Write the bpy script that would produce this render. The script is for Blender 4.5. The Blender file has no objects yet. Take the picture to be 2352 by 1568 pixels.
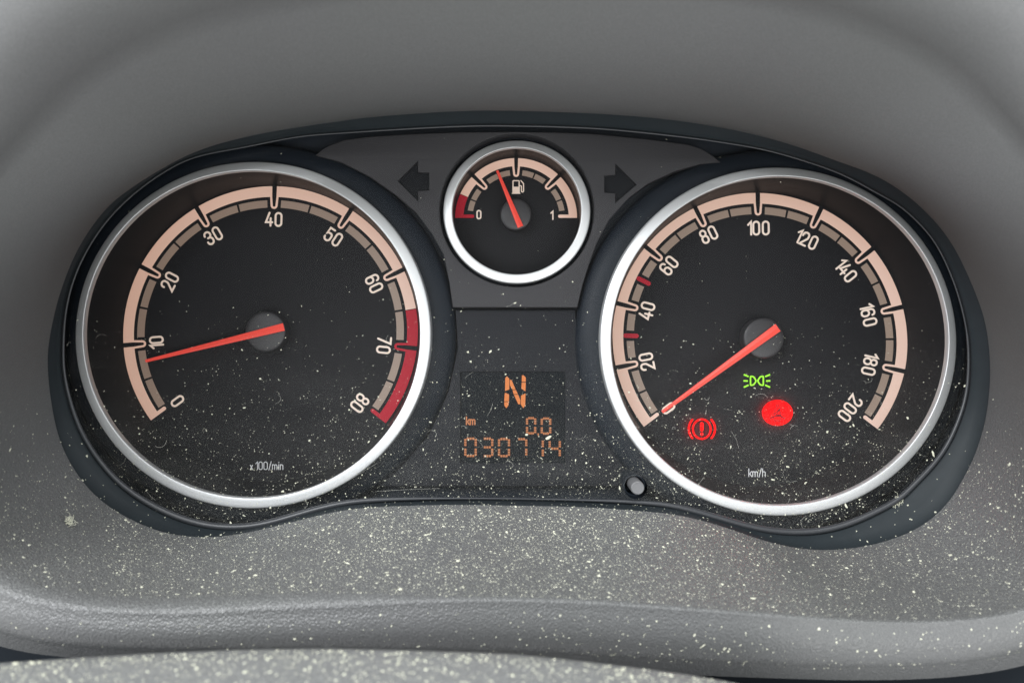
import bpy, bmesh, math, random
import numpy as np
from mathutils import Vector, Matrix

random.seed(7)
RNG = np.random.default_rng(11)
SC = bpy.context.scene
COL = SC.collection

# ------------------------------------------------------------------ camera
Z0 = 0.90                     # height of the lens above the cabin floor
F = 1700.0                    # focal length in units of a 2352 wide frame
cam_d = bpy.data.cameras.new("camera")
cam_d.sensor_width = 36.0
cam_d.lens = 36.0 * F / 2352.0
cam_d.clip_start = 0.005
cam_d.clip_end = 50.0
cam_d.dof.use_dof = True
cam_d.dof.focus_distance = 0.224
cam_d.dof.aperture_fstop = 15.0
cam = bpy.data.objects.new("camera", cam_d)
COL.objects.link(cam)
cam.location = (0, 0, Z0)
cam.rotation_euler = (math.radians(90), 0, 0)
SC.camera = cam

# ------------------------------------------------------------------ light
world = bpy.data.worlds.new("World")
SC.world = world
world.use_nodes = True
bg = world.node_tree.nodes["Background"]
bg.inputs[0].default_value = (0.96, 0.985, 1.0, 1)
bg.inputs[1].default_value = 1.05


def area(name, loc, target, sx, sy, watts, col):
    l = bpy.data.lights.new(name, 'AREA')
    l.shape = 'RECTANGLE'; l.size = sx; l.size_y = sy
    l.energy = watts; l.color = col
    o = bpy.data.objects.new(name, l); COL.objects.link(o)
    o.location = loc
    d = Vector(target) - Vector(loc)
    o.rotation_euler = d.to_track_quat('-Z', 'Y').to_euler()
    return o


# daylight through the windows of the car: above behind the driver, driver's door, passenger side
area("window_light_above", (-0.10, -0.42, Z0 + 0.62), (0, 0.2, Z0 - 0.03), 1.0, 0.32, 6.0, (0.97, 0.99, 1.0))
area("window_light_door", (-0.62, -0.60, Z0 + 0.36), (0, 0.22, Z0), 0.55, 0.36, 10.0, (0.96, 0.98, 1.0))
area("window_light_passenger", (1.2, -0.35, Z0 + 0.35), (0, 0.22, Z0), 0.7, 0.5, 5.0, (0.95, 0.98, 1.0))
# added fill lamp, low in front, brightening the hood underside and ring edges
area("seat_bounce_light", (0.08, -0.62, Z0 - 0.34), (0, 0.17, Z0 + 0.06), 0.9, 0.45, 4.5, (1.0, 0.99, 0.96))

SC.view_settings.view_transform = 'Standard'
SC.view_settings.look = 'None'
SC.view_settings.exposure = 0.0
SC.view_settings.gamma = 1.0
SC.cycles.use_denoising = True
SC.cycles.max_bounces = 6
SC.cycles.diffuse_bounces = 3
SC.cycles.glossy_bounces = 3
SC.cycles.transparent_max_bounces = 12
SC.cycles.caustics_reflective = False

# ------------------------------------------------------------------ helpers
PX, PY = 1176.0, 784.0


def W(px, py, D):
    """frame coordinates (2352 x 1568) seen at distance D millimetres -> metres"""
    return Vector(((px - PX) / F * D / 1000, D / 1000, Z0 + (PY - py) / F * D / 1000))


WL = {}


def obj(name, verts, faces, mat, parent=None, smooth=False, origin=None, edges=()):
    v = np.array([tuple(p) for p in verts], dtype=float)
    c = (v.min(0) + v.max(0)) / 2 if origin is None else np.array(tuple(origin))
    me = bpy.data.meshes.new(name)
    me.from_pydata([tuple(p) for p in (v - c)], list(edges), faces)
    me.update()
    mats = mat if isinstance(mat, (list, tuple)) else [mat]
    for m in mats:
        me.materials.append(m)
    if smooth:
        me.shade_smooth()
    o = bpy.data.objects.new(name, me); COL.objects.link(o)
    place(o, Vector(c), parent)
    return o


def place(o, wloc, parent):
    WL[o.name] = Vector(wloc)
    if parent is not None:
        o.parent = parent
        o.location = Vector(wloc) - WL[parent.name]
    else:
        o.location = wloc


def thing(name, label, cat, loc, group=None):
    o = bpy.data.objects.new(name, None); COL.objects.link(o)
    o.empty_display_size = 0.02
    place(o, Vector(loc), None)
    o["label"] = label; o["category"] = cat
    if group: o["group"] = group
    return o


def tag(o, label, cat=None, kind=None, group=None):
    o["label"] = label
    if cat: o["category"] = cat
    if kind: o["kind"] = kind
    if group: o["group"] = group
    return o


def sharp(o, deg=35):
    """smooth shading with hard edges above an angle"""
    me = o.data
    bm = bmesh.new(); bm.from_mesh(me)
    for e in bm.edges:
        e.smooth = not (len(e.link_faces) == 2 and e.calc_face_angle(0) > math.radians(deg))
    for f in bm.faces: f.smooth = True
    bm.to_mesh(me); bm.free()
    return o


def recalc(o):
    bm = bmesh.new(); bm.from_mesh(o.data)
    bmesh.ops.recalc_face_normals(bm, faces=bm.faces)
    bm.to_mesh(o.data); bm.free()
    return o


# ------------------------------------------------------------------ materials
def mat(name):
    m = bpy.data.materials.new(name); m.use_nodes = True
    nt = m.node_tree
    return m, nt, nt.nodes["Principled BSDF"]


def N(nt, t, **kw):
    n = nt.nodes.new(t)
    for k, v in kw.items():
        if k.startswith('i_'):
            n.inputs[k[2:].replace('_', ' ')].default_value = v
        else:
            setattr(n, k, v)
    return n


def plain(name, col, rough=0.5, metal=0.0, emit=None, estr=0.0, spec=0.5, noise=0.0, nscale=800, bump=0.0, bscale=3000):
    m, nt, p = mat(name)
    p.inputs['Base Color'].default_value = (*col, 1)
    p.inputs['Roughness'].default_value = rough
    p.inputs['Metallic'].default_value = metal
    p.inputs['Specular IOR Level'].default_value = spec
    if emit:
        p.inputs['Emission Color'].default_value = (*emit, 1)
        p.inputs['Emission Strength'].default_value = estr
    tc = N(nt, 'ShaderNodeTexCoord')
    if noise:
        n = N(nt, 'ShaderNodeTexNoise'); n.inputs['Scale'].default_value = nscale; n.inputs['Detail'].default_value = 4
        nt.links.new(tc.outputs['Object'], n.inputs['Vector'])
        mx = N(nt, 'ShaderNodeMix', data_type='RGBA')
        mx.inputs['A'].default_value = (*[c * (1 - noise) for c in col], 1)
        mx.inputs['B'].default_value = (*[min(1, c * (1 + noise)) for c in col], 1)
        nt.links.new(n.outputs['Fac'], mx.inputs['Factor'])
        nt.links.new(mx.outputs['Result'], p.inputs['Base Color'])
    if bump:
        b = N(nt, 'ShaderNodeTexNoise'); b.inputs['Scale'].default_value = bscale; b.inputs['Detail'].default_value = 2
        nt.links.new(tc.outputs['Object'], b.inputs['Vector'])
        bp = N(nt, 'ShaderNodeBump'); bp.inputs['Strength'].default_value = bump; bp.inputs['Distance'].default_value = 0.0002
        nt.links.new(b.outputs['Fac'], bp.inputs['Height'])
        nt.links.new(bp.outputs['Normal'], p.inputs['Normal'])
    return m


def shell_material(name, base, grain=0.6, film=0.0):
    """soft-touch dashboard plastic: leather grain, faint mottling, settled dust film on up-facing places"""
    m, nt, p = mat(name)
    L = nt.links.new
    tc = N(nt, 'ShaderNodeTexCoord')
    big = N(nt, 'ShaderNodeTexNoise'); big.inputs['Scale'].default_value = 18; big.inputs['Detail'].default_value = 3
    L(tc.outputs['Object'], big.inputs['Vector'])
    mx = N(nt, 'ShaderNodeMix', data_type='RGBA')
    mx.inputs['A'].default_value = (base * 0.95, base * 0.985, base * 0.96, 1)
    mx.inputs['B'].default_value = (base * 1.0, base * 0.995, base * 1.03, 1)
    L(big.outputs['Fac'], mx.inputs['Factor'])
    # fine dust film: small pale grains
    fine = N(nt, 'ShaderNodeTexNoise'); fine.inputs['Scale'].default_value = 2600; fine.inputs['Detail'].default_value = 3; fine.inputs['Roughness'].default_value = 0.7
    L(tc.outputs['Object'], fine.inputs['Vector'])
    ramp = N(nt, 'ShaderNodeMapRange'); ramp.inputs['From Min'].default_value = 0.50; ramp.inputs['From Max'].default_value = 0.74
    L(fine.outputs['Fac'], ramp.inputs['Value'])
    geo = N(nt, 'ShaderNodeNewGeometry')
    sep = N(nt, 'ShaderNodeSeparateXYZ'); L(geo.outputs['True Normal'], sep.inputs[0])
    up = N(nt, 'ShaderNodeMapRange'); up.inputs['From Min'].default_value = 0.25; up.inputs['From Max'].default_value = 0.9
    L(sep.outputs['Z'], up.inputs['Value'])
    mul = N(nt, 'ShaderNodeMath', operation='MULTIPLY'); L(ramp.outputs[0], mul.inputs[0]); L(up.outputs[0], mul.inputs[1])
    mul2 = N(nt, 'ShaderNodeMath', operation='MULTIPLY'); L(mul.outputs[0], mul2.inputs[0]); mul2.inputs[1].default_value = film
    mx2 = N(nt, 'ShaderNodeMix', data_type='RGBA'); L(mul2.outputs[0], mx2.inputs['Factor'])
    L(mx.outputs['Result'], mx2.inputs['A']); mx2.inputs['B'].default_value = (0.38, 0.39, 0.365, 1)
    sp = N(nt, 'ShaderNodeTexNoise'); sp.inputs['Scale'].default_value = 5200; sp.inputs['Detail'].default_value = 2
    L(tc.outputs['Object'], sp.inputs['Vector'])
    sr = N(nt, 'ShaderNodeMapRange'); sr.inputs['From Min'].default_value = 0.3; sr.inputs['From Max'].default_value = 0.7; sr.inputs['To Min'].default_value = 0.80; sr.inputs['To Max'].default_value = 1.20
    L(sp.outputs['Fac'], sr.inputs['Value'])
    sm_ = N(nt, 'ShaderNodeVectorMath', operation='SCALE'); L(mx2.outputs['Result'], sm_.inputs[0]); L(sr.outputs[0], sm_.inputs['Scale'])
    L(sm_.outputs[0], p.inputs['Base Color'])
    p.inputs['Specular IOR Level'].default_value = 0.45
    # leather grain
    vo = N(nt, 'ShaderNodeTexVoronoi', feature='SMOOTH_F1'); vo.inputs['Scale'].default_value = 2100
    wv = N(nt, 'ShaderNodeTexNoise'); wv.inputs['Scale'].default_value = 1100; wv.inputs['Detail'].default_value = 2
    L(tc.outputs['Object'], wv.inputs['Vector'])
    ad = N(nt, 'ShaderNodeMix', data_type='VECTOR'); ad.inputs['Factor'].default_value = 0.0008
    L(tc.outputs['Object'], ad.inputs['A']); L(wv.outputs['Color'], ad.inputs['B'])
    L(ad.outputs['Result'], vo.inputs['Vector'])
    # the moulded grain is on the shelf and lip; the hood above is smooth
    gz = N(nt, 'ShaderNodeSeparateXYZ'); L(geo.outputs['Position'], gz.inputs[0])
    gm = N(nt, 'ShaderNodeMapRange'); gm.inputs['From Min'].default_value = Z0 + 0.01; gm.inputs['From Max'].default_value = Z0 - 0.045
    gm.inputs['To Min'].default_value = grain * 0.12; gm.inputs['To Max'].default_value = grain
    L(gz.outputs['Z'], gm.inputs['Value'])
    rm = N(nt, 'ShaderNodeMapRange'); rm.inputs['From Min'].default_value = Z0 + 0.01; rm.inputs['From Max'].default_value = Z0 - 0.045
    rm.inputs['To Min'].default_value = 0.62; rm.inputs['To Max'].default_value = 0.31
    L(gz.outputs['Z'], rm.inputs['Value']); L(rm.outputs[0], p.inputs['Roughness'])
    bp = N(nt, 'ShaderNodeBump'); L(gm.outputs[0], bp.inputs['Strength']); bp.inputs['Distance'].default_value = 0.0003
    L(vo.outputs['Distance'], bp.inputs['Height']); bp.invert = True
    L(bp.outputs['Normal'], p.inputs['Normal'])
    return m


M = {}
M['shell'] = shell_material('binnacle_plastic', 0.122, 0.7, 0.55)
M['column'] = shell_material('column_cover_plastic', 0.19, 0.4, 0.8)
M['black'] = plain('black_plastic', (0.011, 0.015, 0.021), 0.5, spec=0.2, noise=0.15, nscale=300)
M['gasket'] = plain('black_rim_plastic', (0.020, 0.026, 0.030), 0.55, spec=0.25, noise=0.15, nscale=300)
M['wall'] = plain('gloss_black_wall', (0.020, 0.020, 0.021), 0.40, spec=0.06)
M['bead'] = plain('bead_black', (0.040, 0.043, 0.048), 0.36)
M['panel'] = plain('grey_textured_plastic', (0.034, 0.033, 0.036), 0.6, spec=0.35, noise=0.1, bump=0.5, bscale=5000)
M['display'] = plain('display_panel_plastic', (0.015, 0.016, 0.019), 0.6, spec=0.12, noise=0.1, bump=0.2)
M['lcd'] = plain('lcd_glass', (0.004, 0.006, 0.008), 0.4, spec=0.08)
M['arrow'] = plain('arrow_recess_plastic', (0.006, 0.007, 0.009), 0.5, spec=0.15)
M['dial'] = plain('dial_black', (0.013, 0.013, 0.0145), 0.6, spec=0.12, noise=0.12, nscale=1500)
M['silver'] = plain('satin_silver', (0.75, 0.76, 0.76), 0.42, metal=0.5, noise=0.02, nscale=4000)
M['peach'] = plain('scale_band_backlit', (0.52, 0.455, 0.42), 0.5, emit=(1.0, 0.42, 0.20), estr=0.30)
M['brown'] = plain('scale_block_tint', (0.23, 0.19, 0.155), 0.5, emit=(1.0, 0.48, 0.28), estr=0.075)
M['redband'] = plain('red_band', (0.38, 0.009, 0.024), 0.45, spec=0.2, emit=(1.0, 0.02, 0.05), estr=0.06)
M['numeral'] = plain('numeral_ink', (0.58, 0.52, 0.47), 0.5, emit=(1.0, 0.66, 0.45), estr=0.24)
M['small_ink'] = plain('small_print_ink', (0.62, 0.62, 0.63), 0.5)
M['needle'] = plain('needle_red', (0.74, 0.075, 0.055), 0.28, emit=(1.0, 0.07, 0.045), estr=0.22)
M['hub'] = plain('hub_plastic', (0.036, 0.035, 0.037), 0.42, spec=0.4, bump=0.08)
M['amber'] = plain('amber_segments', (0.10, 0.04, 0.01), 0.5, emit=(1.0, 0.24, 0.02), estr=0.62)
M['amber_dim'] = plain('amber_cells', (0.08, 0.035, 0.02), 0.5, emit=(1.0, 0.30, 0.05), estr=0.42)
M['green'] = plain('green_lamp', (0.05, 0.1, 0.01), 0.5, emit=(0.36, 1.0, 0.012), estr=1.1)
M['red'] = plain('red_lamp', (0.05, 0.002, 0.003), 0.6, emit=(1.0, 0.0003, 0.0009), estr=1.6, spec=0.05)
M['red_edge'] = plain('red_lamp_edge', (0.05, 0.002, 0.003), 0.6, emit=(1.0, 0.0003, 0.0009), estr=20.0, spec=0.05)  # over-bright lamp sides, added to make the halo around the symbols
M['red_line'] = plain('red_lamp_print', (0.10, 0.01, 0.015), 0.6, emit=(1.0, 0.02, 0.035), estr=0.10, spec=0.1)
M['button'] = plain('button_plastic', (0.16, 0.16, 0.165), 0.45, bump=0.1)
M['dust'] = plain('dust_flake', (0.66, 0.66, 0.53), 0.9, noise=0.25, nscale=300)
M['lint'] = plain('lint_fibre', (0.62, 0.62, 0.56), 0.9)
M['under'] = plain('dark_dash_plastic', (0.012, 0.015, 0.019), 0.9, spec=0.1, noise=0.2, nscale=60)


def lens_material():
    """clear cover: sharp reflection at the angle, dust film thicker towards its lower edge where dust settles"""
    m = bpy.data.materials.new('clear_cover'); m.use_nodes = True
    nt = m.node_tree; nt.nodes.clear(); L = nt.links.new
    out = N(nt, 'ShaderNodeOutputMaterial')
    tr = N(nt, 'ShaderNodeBsdfTransparent'); tr.inputs[0].default_value = (0.97, 0.975, 0.98, 1)
    gl = N(nt, 'ShaderNodeBsdfGlossy'); gl.inputs['Roughness'].default_value = 0.42
    fr = N(nt, 'ShaderNodeFresnel'); fr.inputs['IOR'].default_value = 1.16
    mx = N(nt, 'ShaderNodeMixShader'); L(fr.outputs[0], mx.inputs[0]); L(tr.outputs[0], mx.inputs[1]); L(gl.outputs[0], mx.inputs[2])
    tc = N(nt, 'ShaderNodeTexCoord'); sep = N(nt, 'ShaderNodeSeparateXYZ'); L(tc.outputs['Object'], sep.inputs[0])
    g = N(nt, 'ShaderNodeMapRange', interpolation_type='SMOOTHSTEP'); g.inputs['From Min'].default_value = 0.012; g.inputs['From Max'].default_value = -0.062
    g.inputs['To Min'].default_value = 0.0; g.inputs['To Max'].default_value = 1.05
    L(sep.outputs['Z'], g.inputs['Value'])
    n1 = N(nt, 'ShaderNodeTexNoise'); n1.inputs['Scale'].default_value = 55; n1.inputs['Detail'].default_value = 6; n1.inputs['Roughness'].default_value = 0.65
    mp = N(nt, 'ShaderNodeMapping'); mp.inputs['Scale'].default_value = (0.55, 1, 1.9); mp.inputs['Rotation'].default_value = (0, 0.12, 0)
    L(tc.outputs['Object'], mp.inputs['Vector']); L(mp.outputs[0], n1.inputs['Vector'])
    r1 = N(nt, 'ShaderNodeMapRange'); r1.inputs['From Min'].default_value = 0.35; r1.inputs['From Max'].default_value = 0.75; r1.inputs['To Min'].default_value = 0.25
    L(n1.outputs['Fac'], r1.inputs['Value'])
    n2 = N(nt, 'ShaderNodeTexNoise'); n2.inputs['Scale'].default_value = 1900; n2.inputs['Detail'].default_value = 3
    L(tc.outputs['Object'], n2.inputs['Vector'])
    r2 = N(nt, 'ShaderNodeMapRange'); r2.inputs['From Min'].default_value = 0.45; r2.inputs['From Max'].default_value = 0.72; r2.inputs['To Min'].default_value = 0.35; r2.inputs['To Max'].default_value = 1.6
    L(n2.outputs['Fac'], r2.inputs['Value'])
    a = N(nt, 'ShaderNodeMath', operation='MULTIPLY'); L(g.outputs[0], a.inputs[0]); L(r1.outputs[0], a.inputs[1])
    b = N(nt, 'ShaderNodeMath', operation='MULTIPLY'); L(a.outputs[0], b.inputs[0]); L(r2.outputs[0], b.inputs[1])
    c = N(nt, 'ShaderNodeMath', operation='MULTIPLY'); L(b.outputs[0], c.inputs[0]); c.inputs[1].default_value = 0.125
    df = N(nt, 'ShaderNodeBsdfDiffuse'); df.inputs[0].default_value = (0.62, 0.63, 0.60, 1)
    tl = N(nt, 'ShaderNodeBsdfTranslucent'); tl.inputs[0].default_value = (0.62, 0.63, 0.60, 1)
    md = N(nt, 'ShaderNodeMixShader'); md.inputs[0].default_value = 0.4; L(df.outputs[0], md.inputs[1]); L(tl.outputs[0], md.inputs[2])
    fin = N(nt, 'ShaderNodeMixShader'); L(c.outputs[0], fin.inputs[0]); L(mx.outputs[0], fin.inputs[1]); L(md.outputs[0], fin.inputs[2])
    L(fin.outputs[0], out.inputs[0])
    return m


M['lens'] = lens_material()

# ------------------------------------------------------------------ traced outlines (frame coordinates)
OPEN = [(1176, 251), (1028, 254), (849, 269), (787, 278), (712, 289), (593, 309), (474, 339), (385, 378), (311, 424), (251, 472), (206, 528),
        (177, 576), (156, 623), (134, 686), (120, 744), (110, 805), (111, 867), (122, 949), (140, 1018), (169, 1076), (210, 1129), (255, 1166),
        (304, 1194), (365, 1219), (427, 1231), (488, 1233), (560, 1224), (640, 1206), (672, 1198), (752, 1178), (831, 1166), (930, 1161), (1050, 1159),
        (1200, 1161), (1340, 1164), (1458, 1172), (1562, 1183), (1667, 1210), (1736, 1235), (1806, 1254), (1875, 1262), (1922, 1262), (2006, 1250),
        (2090, 1222), (2146, 1186), (2188, 1140), (2215, 1093), (2238, 1048), (2263, 967), (2272, 900), (2274, 834), (2263, 741), (2230, 648),
        (2178, 547), (2103, 465), (2018, 407), (1921, 370), (1817, 333), (1698, 302), (1549, 277), (1371, 260)]
BEAD = [(1177, 290), (1028, 292), (787, 306), (683, 315), (564, 338), (445, 362), (370, 400), (300, 452), (242, 512), (200, 575), (170, 640), (152, 710),
        (146, 780), (146, 840), (153, 887), (169, 945), (193, 1002), (230, 1059), (279, 1112), (345, 1157), (418, 1190), (476, 1205), (529, 1210), (590, 1206),
        (640, 1194), (720, 1170), (800, 1153), (900, 1146), (1050, 1144), (1200, 1145), (1340, 1148), (1450, 1152), (1540, 1160), (1615, 1178), (1667, 1193), (1736, 1212), (1806, 1221),
        (1867, 1220), (1922, 1210), (1978, 1190), (2062, 1148), (2090, 1121), (2135, 1076), (2168, 1034), (2196, 978), (2220, 900), (2224, 796),
        (2211, 715), (2185, 633), (2141, 547), (2071, 476), (2025, 450), (1936, 402), (1847, 370), (1758, 345), (1668, 329), (1549, 313), (1371, 296)]
LIP = [(0, 1347), (75, 1369), (150, 1382), (250, 1391), (375, 1394), (500, 1392), (625, 1385), (750, 1381), (900, 1378), (1176, 1376), (1376, 1383),
       (1576, 1397), (1776, 1412), (1976, 1425), (2126, 1427), (2276, 1417), (2352, 1404), (2440, 1362), (2510, 1260), (2550, 1000), (2550, 700), (2500, 440),
       (2430, 240), (2340, 110), (2250, 40), (2130, -25), (1950, -90), (1600, -150), (1176, -170), (800, -150), (400, -85), (210, -10), (95, 65), (5, 150), (-80, 280), (-150, 450),
       (-200, 700), (-200, 1000), (-160, 1200), (-70, 1305)]
LIPB = [(0, 1480), (60, 1492), (110, 1501), (350, 1512), (750, 1515), (1176, 1522), (1376, 1532), (1576, 1543), (1776, 1551), (1976, 1556), (2176, 1550),
        (2352, 1524), (2470, 1470), (2600, 1350), (2690, 1050), (2690, 660), (2620, 380), (2520, 160), (2410, 0), (2300, -90), (2000, -210), (1600, -280), (1176, -300),
        (750, -280), (350, -210), (50, -90), (-60, 20), (-170, 180), (-270, 400), (-340, 700), (-340, 1050), (-270, 1300), (-120, 1430)]
NA = 480
ANG = np.linspace(0, 2 * math.pi, NA, endpoint=False)
CX, CY = 1176.0, 760.0


def polar(pts, sm=2):
    p = np.array(pts, float)
    # closed Catmull-Rom through the traced points, then by angle
    dense = []
    n = len(p)
    for i in range(n):
        p0, p1, p2, p3 = p[i - 1], p[i], p[(i + 1) % n], p[(i + 2) % n]
        for k in range(16):
            t = k / 16
            dense.append(0.5 * (2 * p1 + (p2 - p0) * t + (2 * p0 - 5 * p1 + 4 * p2 - p3) * t * t + (3 * p1 - p0 - 3 * p2 + p3) * t ** 3))
    p = np.array(dense)
    a = np.arctan2(CY - p[:, 1], p[:, 0] - CX) % (2 * math.pi)
    r = np.hypot(p[:, 0] - CX, p[:, 1] - CY)
    i = np.argsort(a); a = a[i]; r = r[i]
    a = np.concatenate([a[-3:] - 2 * math.pi, a, a[:3] + 2 * math.pi]); r = np.concatenate([r[-3:], r, r[:3]])
    # Catmull-style: smooth the linear interpolation
    q = np.interp(ANG, a, r)
    for _ in range(sm):
        q = 0.25 * np.roll(q, 1) + 0.5 * q + 0.25 * np.roll(q, -1)
    return q


def ring3(rad, D, add=0.0):
    D = np.broadcast_to(np.asarray(D, float), (NA,))
    return [W(CX + (rad[i] + add) * math.cos(ANG[i]), CY - (rad[i] + add) * math.sin(ANG[i]), D[i]) for i in range(NA)]


def loft(rows, closed=True):
    n = len(rows[0]); v = [p for r in rows for p in r]; f = []
    for k in range(len(rows) - 1):
        for i in range(n if closed else n - 1):
            j = (i + 1) % n
            f.append((k * n + i, k * n + j, (k + 1) * n + j, (k + 1) * n + i))
    return v, f


def smooth01(x):
    x = np.clip(x, 0, 1); return x * x * (3 - 2 * x)


R_OPEN, R_BEAD, R_LIP, R_LIPB = polar(OPEN, 4), polar(BEAD, 4), polar(LIP, 8), polar(LIPB, 10)
S = np.sin(ANG)
D_LIP = 146 - 18 * smooth01(S * 1.2) + 20 * smooth01(-S / 0.45)
D_LIPB = D_LIP + 1.2
ROLL = 0.0011 + 0.0034 * smooth01((-np.cos(ANG) - 0.15) / 0.7) + 0.015 * smooth01(S / 0.45)

# ------------------------------------------------------------------ binnacle: hood, shelf and rolled lip in one moulded shell
binnacle = thing('dashboard_binnacle', 'dusty grey moulded plastic hood and shelf surrounding the instrument dials', 'dashboard', W(1176, 1520, 190))
I3, O3, B3 = ring3(R_OPEN, 206), ring3(R_LIP, D_LIP), ring3(R_LIPB, D_LIPB)
rows = []
NB = 26
SHELF_ROWS = []
for k in range(NB):
    t = k / (NB - 1)
    row = []
    for i in range(NA):
        d = O3[i] - I3[i]
        e = max(0.0, 1 - ROLL[i] / d.length)          # stop 5 mm before the lip
        p = I3[i] + d * (t * e)
        # slight outward bulge of the wall, none at the shelf's two ends
        out = Vector((math.cos(ANG[i]), 0, math.sin(ANG[i])))
        b = 0.0012 - 0.0105 * smooth01((S[i] + 0.15) / 0.6)      # the hood flares like a bell, the shelf is nearly flat
        row.append(p + out * b * math.sin(math.pi * t))
    rows.append(row)
SHELF_ROWS = list(rows)
LIP_ROWS = []
for k in range(1, 11):                               # rolled edge
    t = k / 10
    row = []
    for i in range(NA):
        d1 = (O3[i] - I3[i]).normalized(); d2 = (B3[i] - O3[i]).normalized()
        a = O3[i] - d1 * ROLL[i]; c = O3[i] + d2 * ROLL[i] * 0.8
        row.append(a * (1 - t) ** 2 + O3[i] * 2 * t * (1 - t) + c * t ** 2)
    rows.append(row)
for k in range(1, 9):                                # face of the lip
    t = k / 8
    row = []
    for i in range(NA):
        d2 = (B3[i] - O3[i]); c = O3[i] + d2.normalized() * ROLL[i] * 0.8
        p = c + (B3[i] - c) * t
        p = p + Vector((0, -0.0014 * math.sin(math.pi * t) + 0.0045 * t ** 4, 0))
        row.append(p)
    rows.append(row); LIP_ROWS.append(row)
for dD, ex in ((6, 6), (16, 4), (34, 0)):            # turned under
    rows.append(ring3(R_LIPB * (1 - 0.0) + ex, D_LIPB + 4.5 + dD * 0.6))
v, f = loft(rows)
shell = obj('hood_shell', v, f, M['shell'], binnacle, smooth=True)
recalc(shell)

# ------------------------------------------------------------------ instrument cluster
cluster = thing('instrument_cluster', 'car instrument cluster with silver ringed rev counter, fuel gauge and speedometer', 'instrument cluster', W(1176, 1160, 222))


def curve_plate(name, outer, holes, D, thick, m, parent, bevel=0.0, smooth=False):
    """flat plate with openings; outlines in frame coordinates at distance D (front face)"""
    cu = bpy.data.curves.new(name, 'CURVE'); cu.dimensions = '2D'; cu.fill_mode = 'BOTH'
    cu.extrude = thick / 2000.0
    if bevel: cu.bevel_depth = bevel / 1000.0; cu.bevel_resolution = 2; cu.offset = -bevel / 1000.0; cu.extrude = max(0.00001, thick / 2000.0 - bevel / 1000.0)
    for loop in [outer] + list(holes):
        s = cu.splines.new('POLY'); s.points.add(len(loop) - 1); s.use_cyclic_u = True
        for i, (x, y) in enumerate(loop):
            s.points[i].co = ((x - PX) / F * D / 1000, (PY - y) / F * D / 1000, 0, 1)
    co = bpy.data.objects.new(name + '_tmp', cu); COL.objects.link(co)
    dg = bpy.context.evaluated_depsgraph_get()
    me = bpy.data.meshes.new_from_object(co.evaluated_get(dg))
    verts = [(p.co.x, D / 1000 + thick / 2000 - p.co.z, Z0 + p.co.y) for p in me.vertices]
    faces = [tuple(p.vertices) for p in me.polygons]
    bpy.data.objects.remove(co); bpy.data.curves.remove(cu); bpy.data.meshes.remove(me)
    o = obj(name, verts, faces, m, parent)
    bm = bmesh.new(); bm.from_mesh(o.data); bmesh.ops.remove_doubles(bm, verts=bm.verts, dist=1e-7)
    bmesh.ops.recalc_face_normals(bm, faces=bm.faces); bm.to_mesh(o.data); bm.free()
    if smooth: sharp(o, 30)
    return o


def circ(cx, cy, rx, ry, n=96):
    return [(cx + rx * math.cos(2 * math.pi * i / n), cy + ry * math.sin(2 * math.pi * i / n)) for i in range(n)]


def at_depth(pts, D0, D1):
    """frame coordinates at D1 of points fixed in space along the axis from D0"""
    return [(PX + (x - PX) * D0 / D1, PY + (y - PY) * D0 / D1) for x, y in pts]


# rim between binnacle and cover, then the moulded bead round the cover
inner_rim = ring3(R_OPEN, 206.6, 3)
rim_rows = [inner_rim, ring3(R_OPEN, 207.5, -3), ring3(R_OPEN * 0.5 + R_BEAD * 0.5, 209.6), ring3(R_BEAD, 211.4, 9), ring3(R_BEAD, 211.9, 4), ring3(R_BEAD, 213.5, 2)]
v, f = loft(rim_rows)
recalc(obj('rim', v, f, M['gasket'], cluster, smooth=True))


# closed sides of the housing behind the rim
v, f = loft([ring3(R_BEAD, 213.3, 2.6), ring3(R_BEAD, 220, 2.2), ring3(R_BEAD, 227.6, 2.0)])
recalc(obj('housing_side', v, f, M['gasket'], cluster, smooth=True))


def tube(path, rad, m, name, parent, closed=True, seg=10):
    n = len(path); vs = []; fs = []
    for i in range(n):
        a = path[(i - 1) % n] if (closed or i > 0) else path[i]
        b = path[(i + 1) % n] if (closed or i < n - 1) else path[i]
        t = (b - a).normalized()
        u = t.cross(Vector((0, 1, 0)))
        u = u.normalized() if u.length > 1e-6 else Vector((1, 0, 0))
        w = t.cross(u)
        r = rad(i / n) if callable(rad) else rad
        for k in range(seg):
            q = 2 * math.pi * k / seg
            vs.append(path[i] + (u * math.cos(q) + w * math.sin(q)) * r)
    for i in range(n if closed else n - 1):
        for k in range(seg):
            j = (i + 1) % n
            fs.append((i * seg + k, i * seg + (k + 1) % seg, j * seg + (k + 1) % seg, j * seg + k))
    if not closed:
        fs.append(tuple(range(seg))[::-1]); fs.append(tuple((n - 1) * seg + k for k in range(seg)))
    return vs, fs


def bead_r(u):
    a = u * 2 * math.pi
    lobe = max(math.exp(-((a - math.radians(215)) / 0.42) ** 2), math.exp(-((a - math.radians(325)) / 0.42) ** 2))
    return 0.00022 + 0.00075 * lobe


v, f = tube(ring3(R_BEAD, 211.2), bead_r, None, None, None)
recalc(obj('cover_bead', v, f, M['bead'], cluster, smooth=True))

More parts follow.
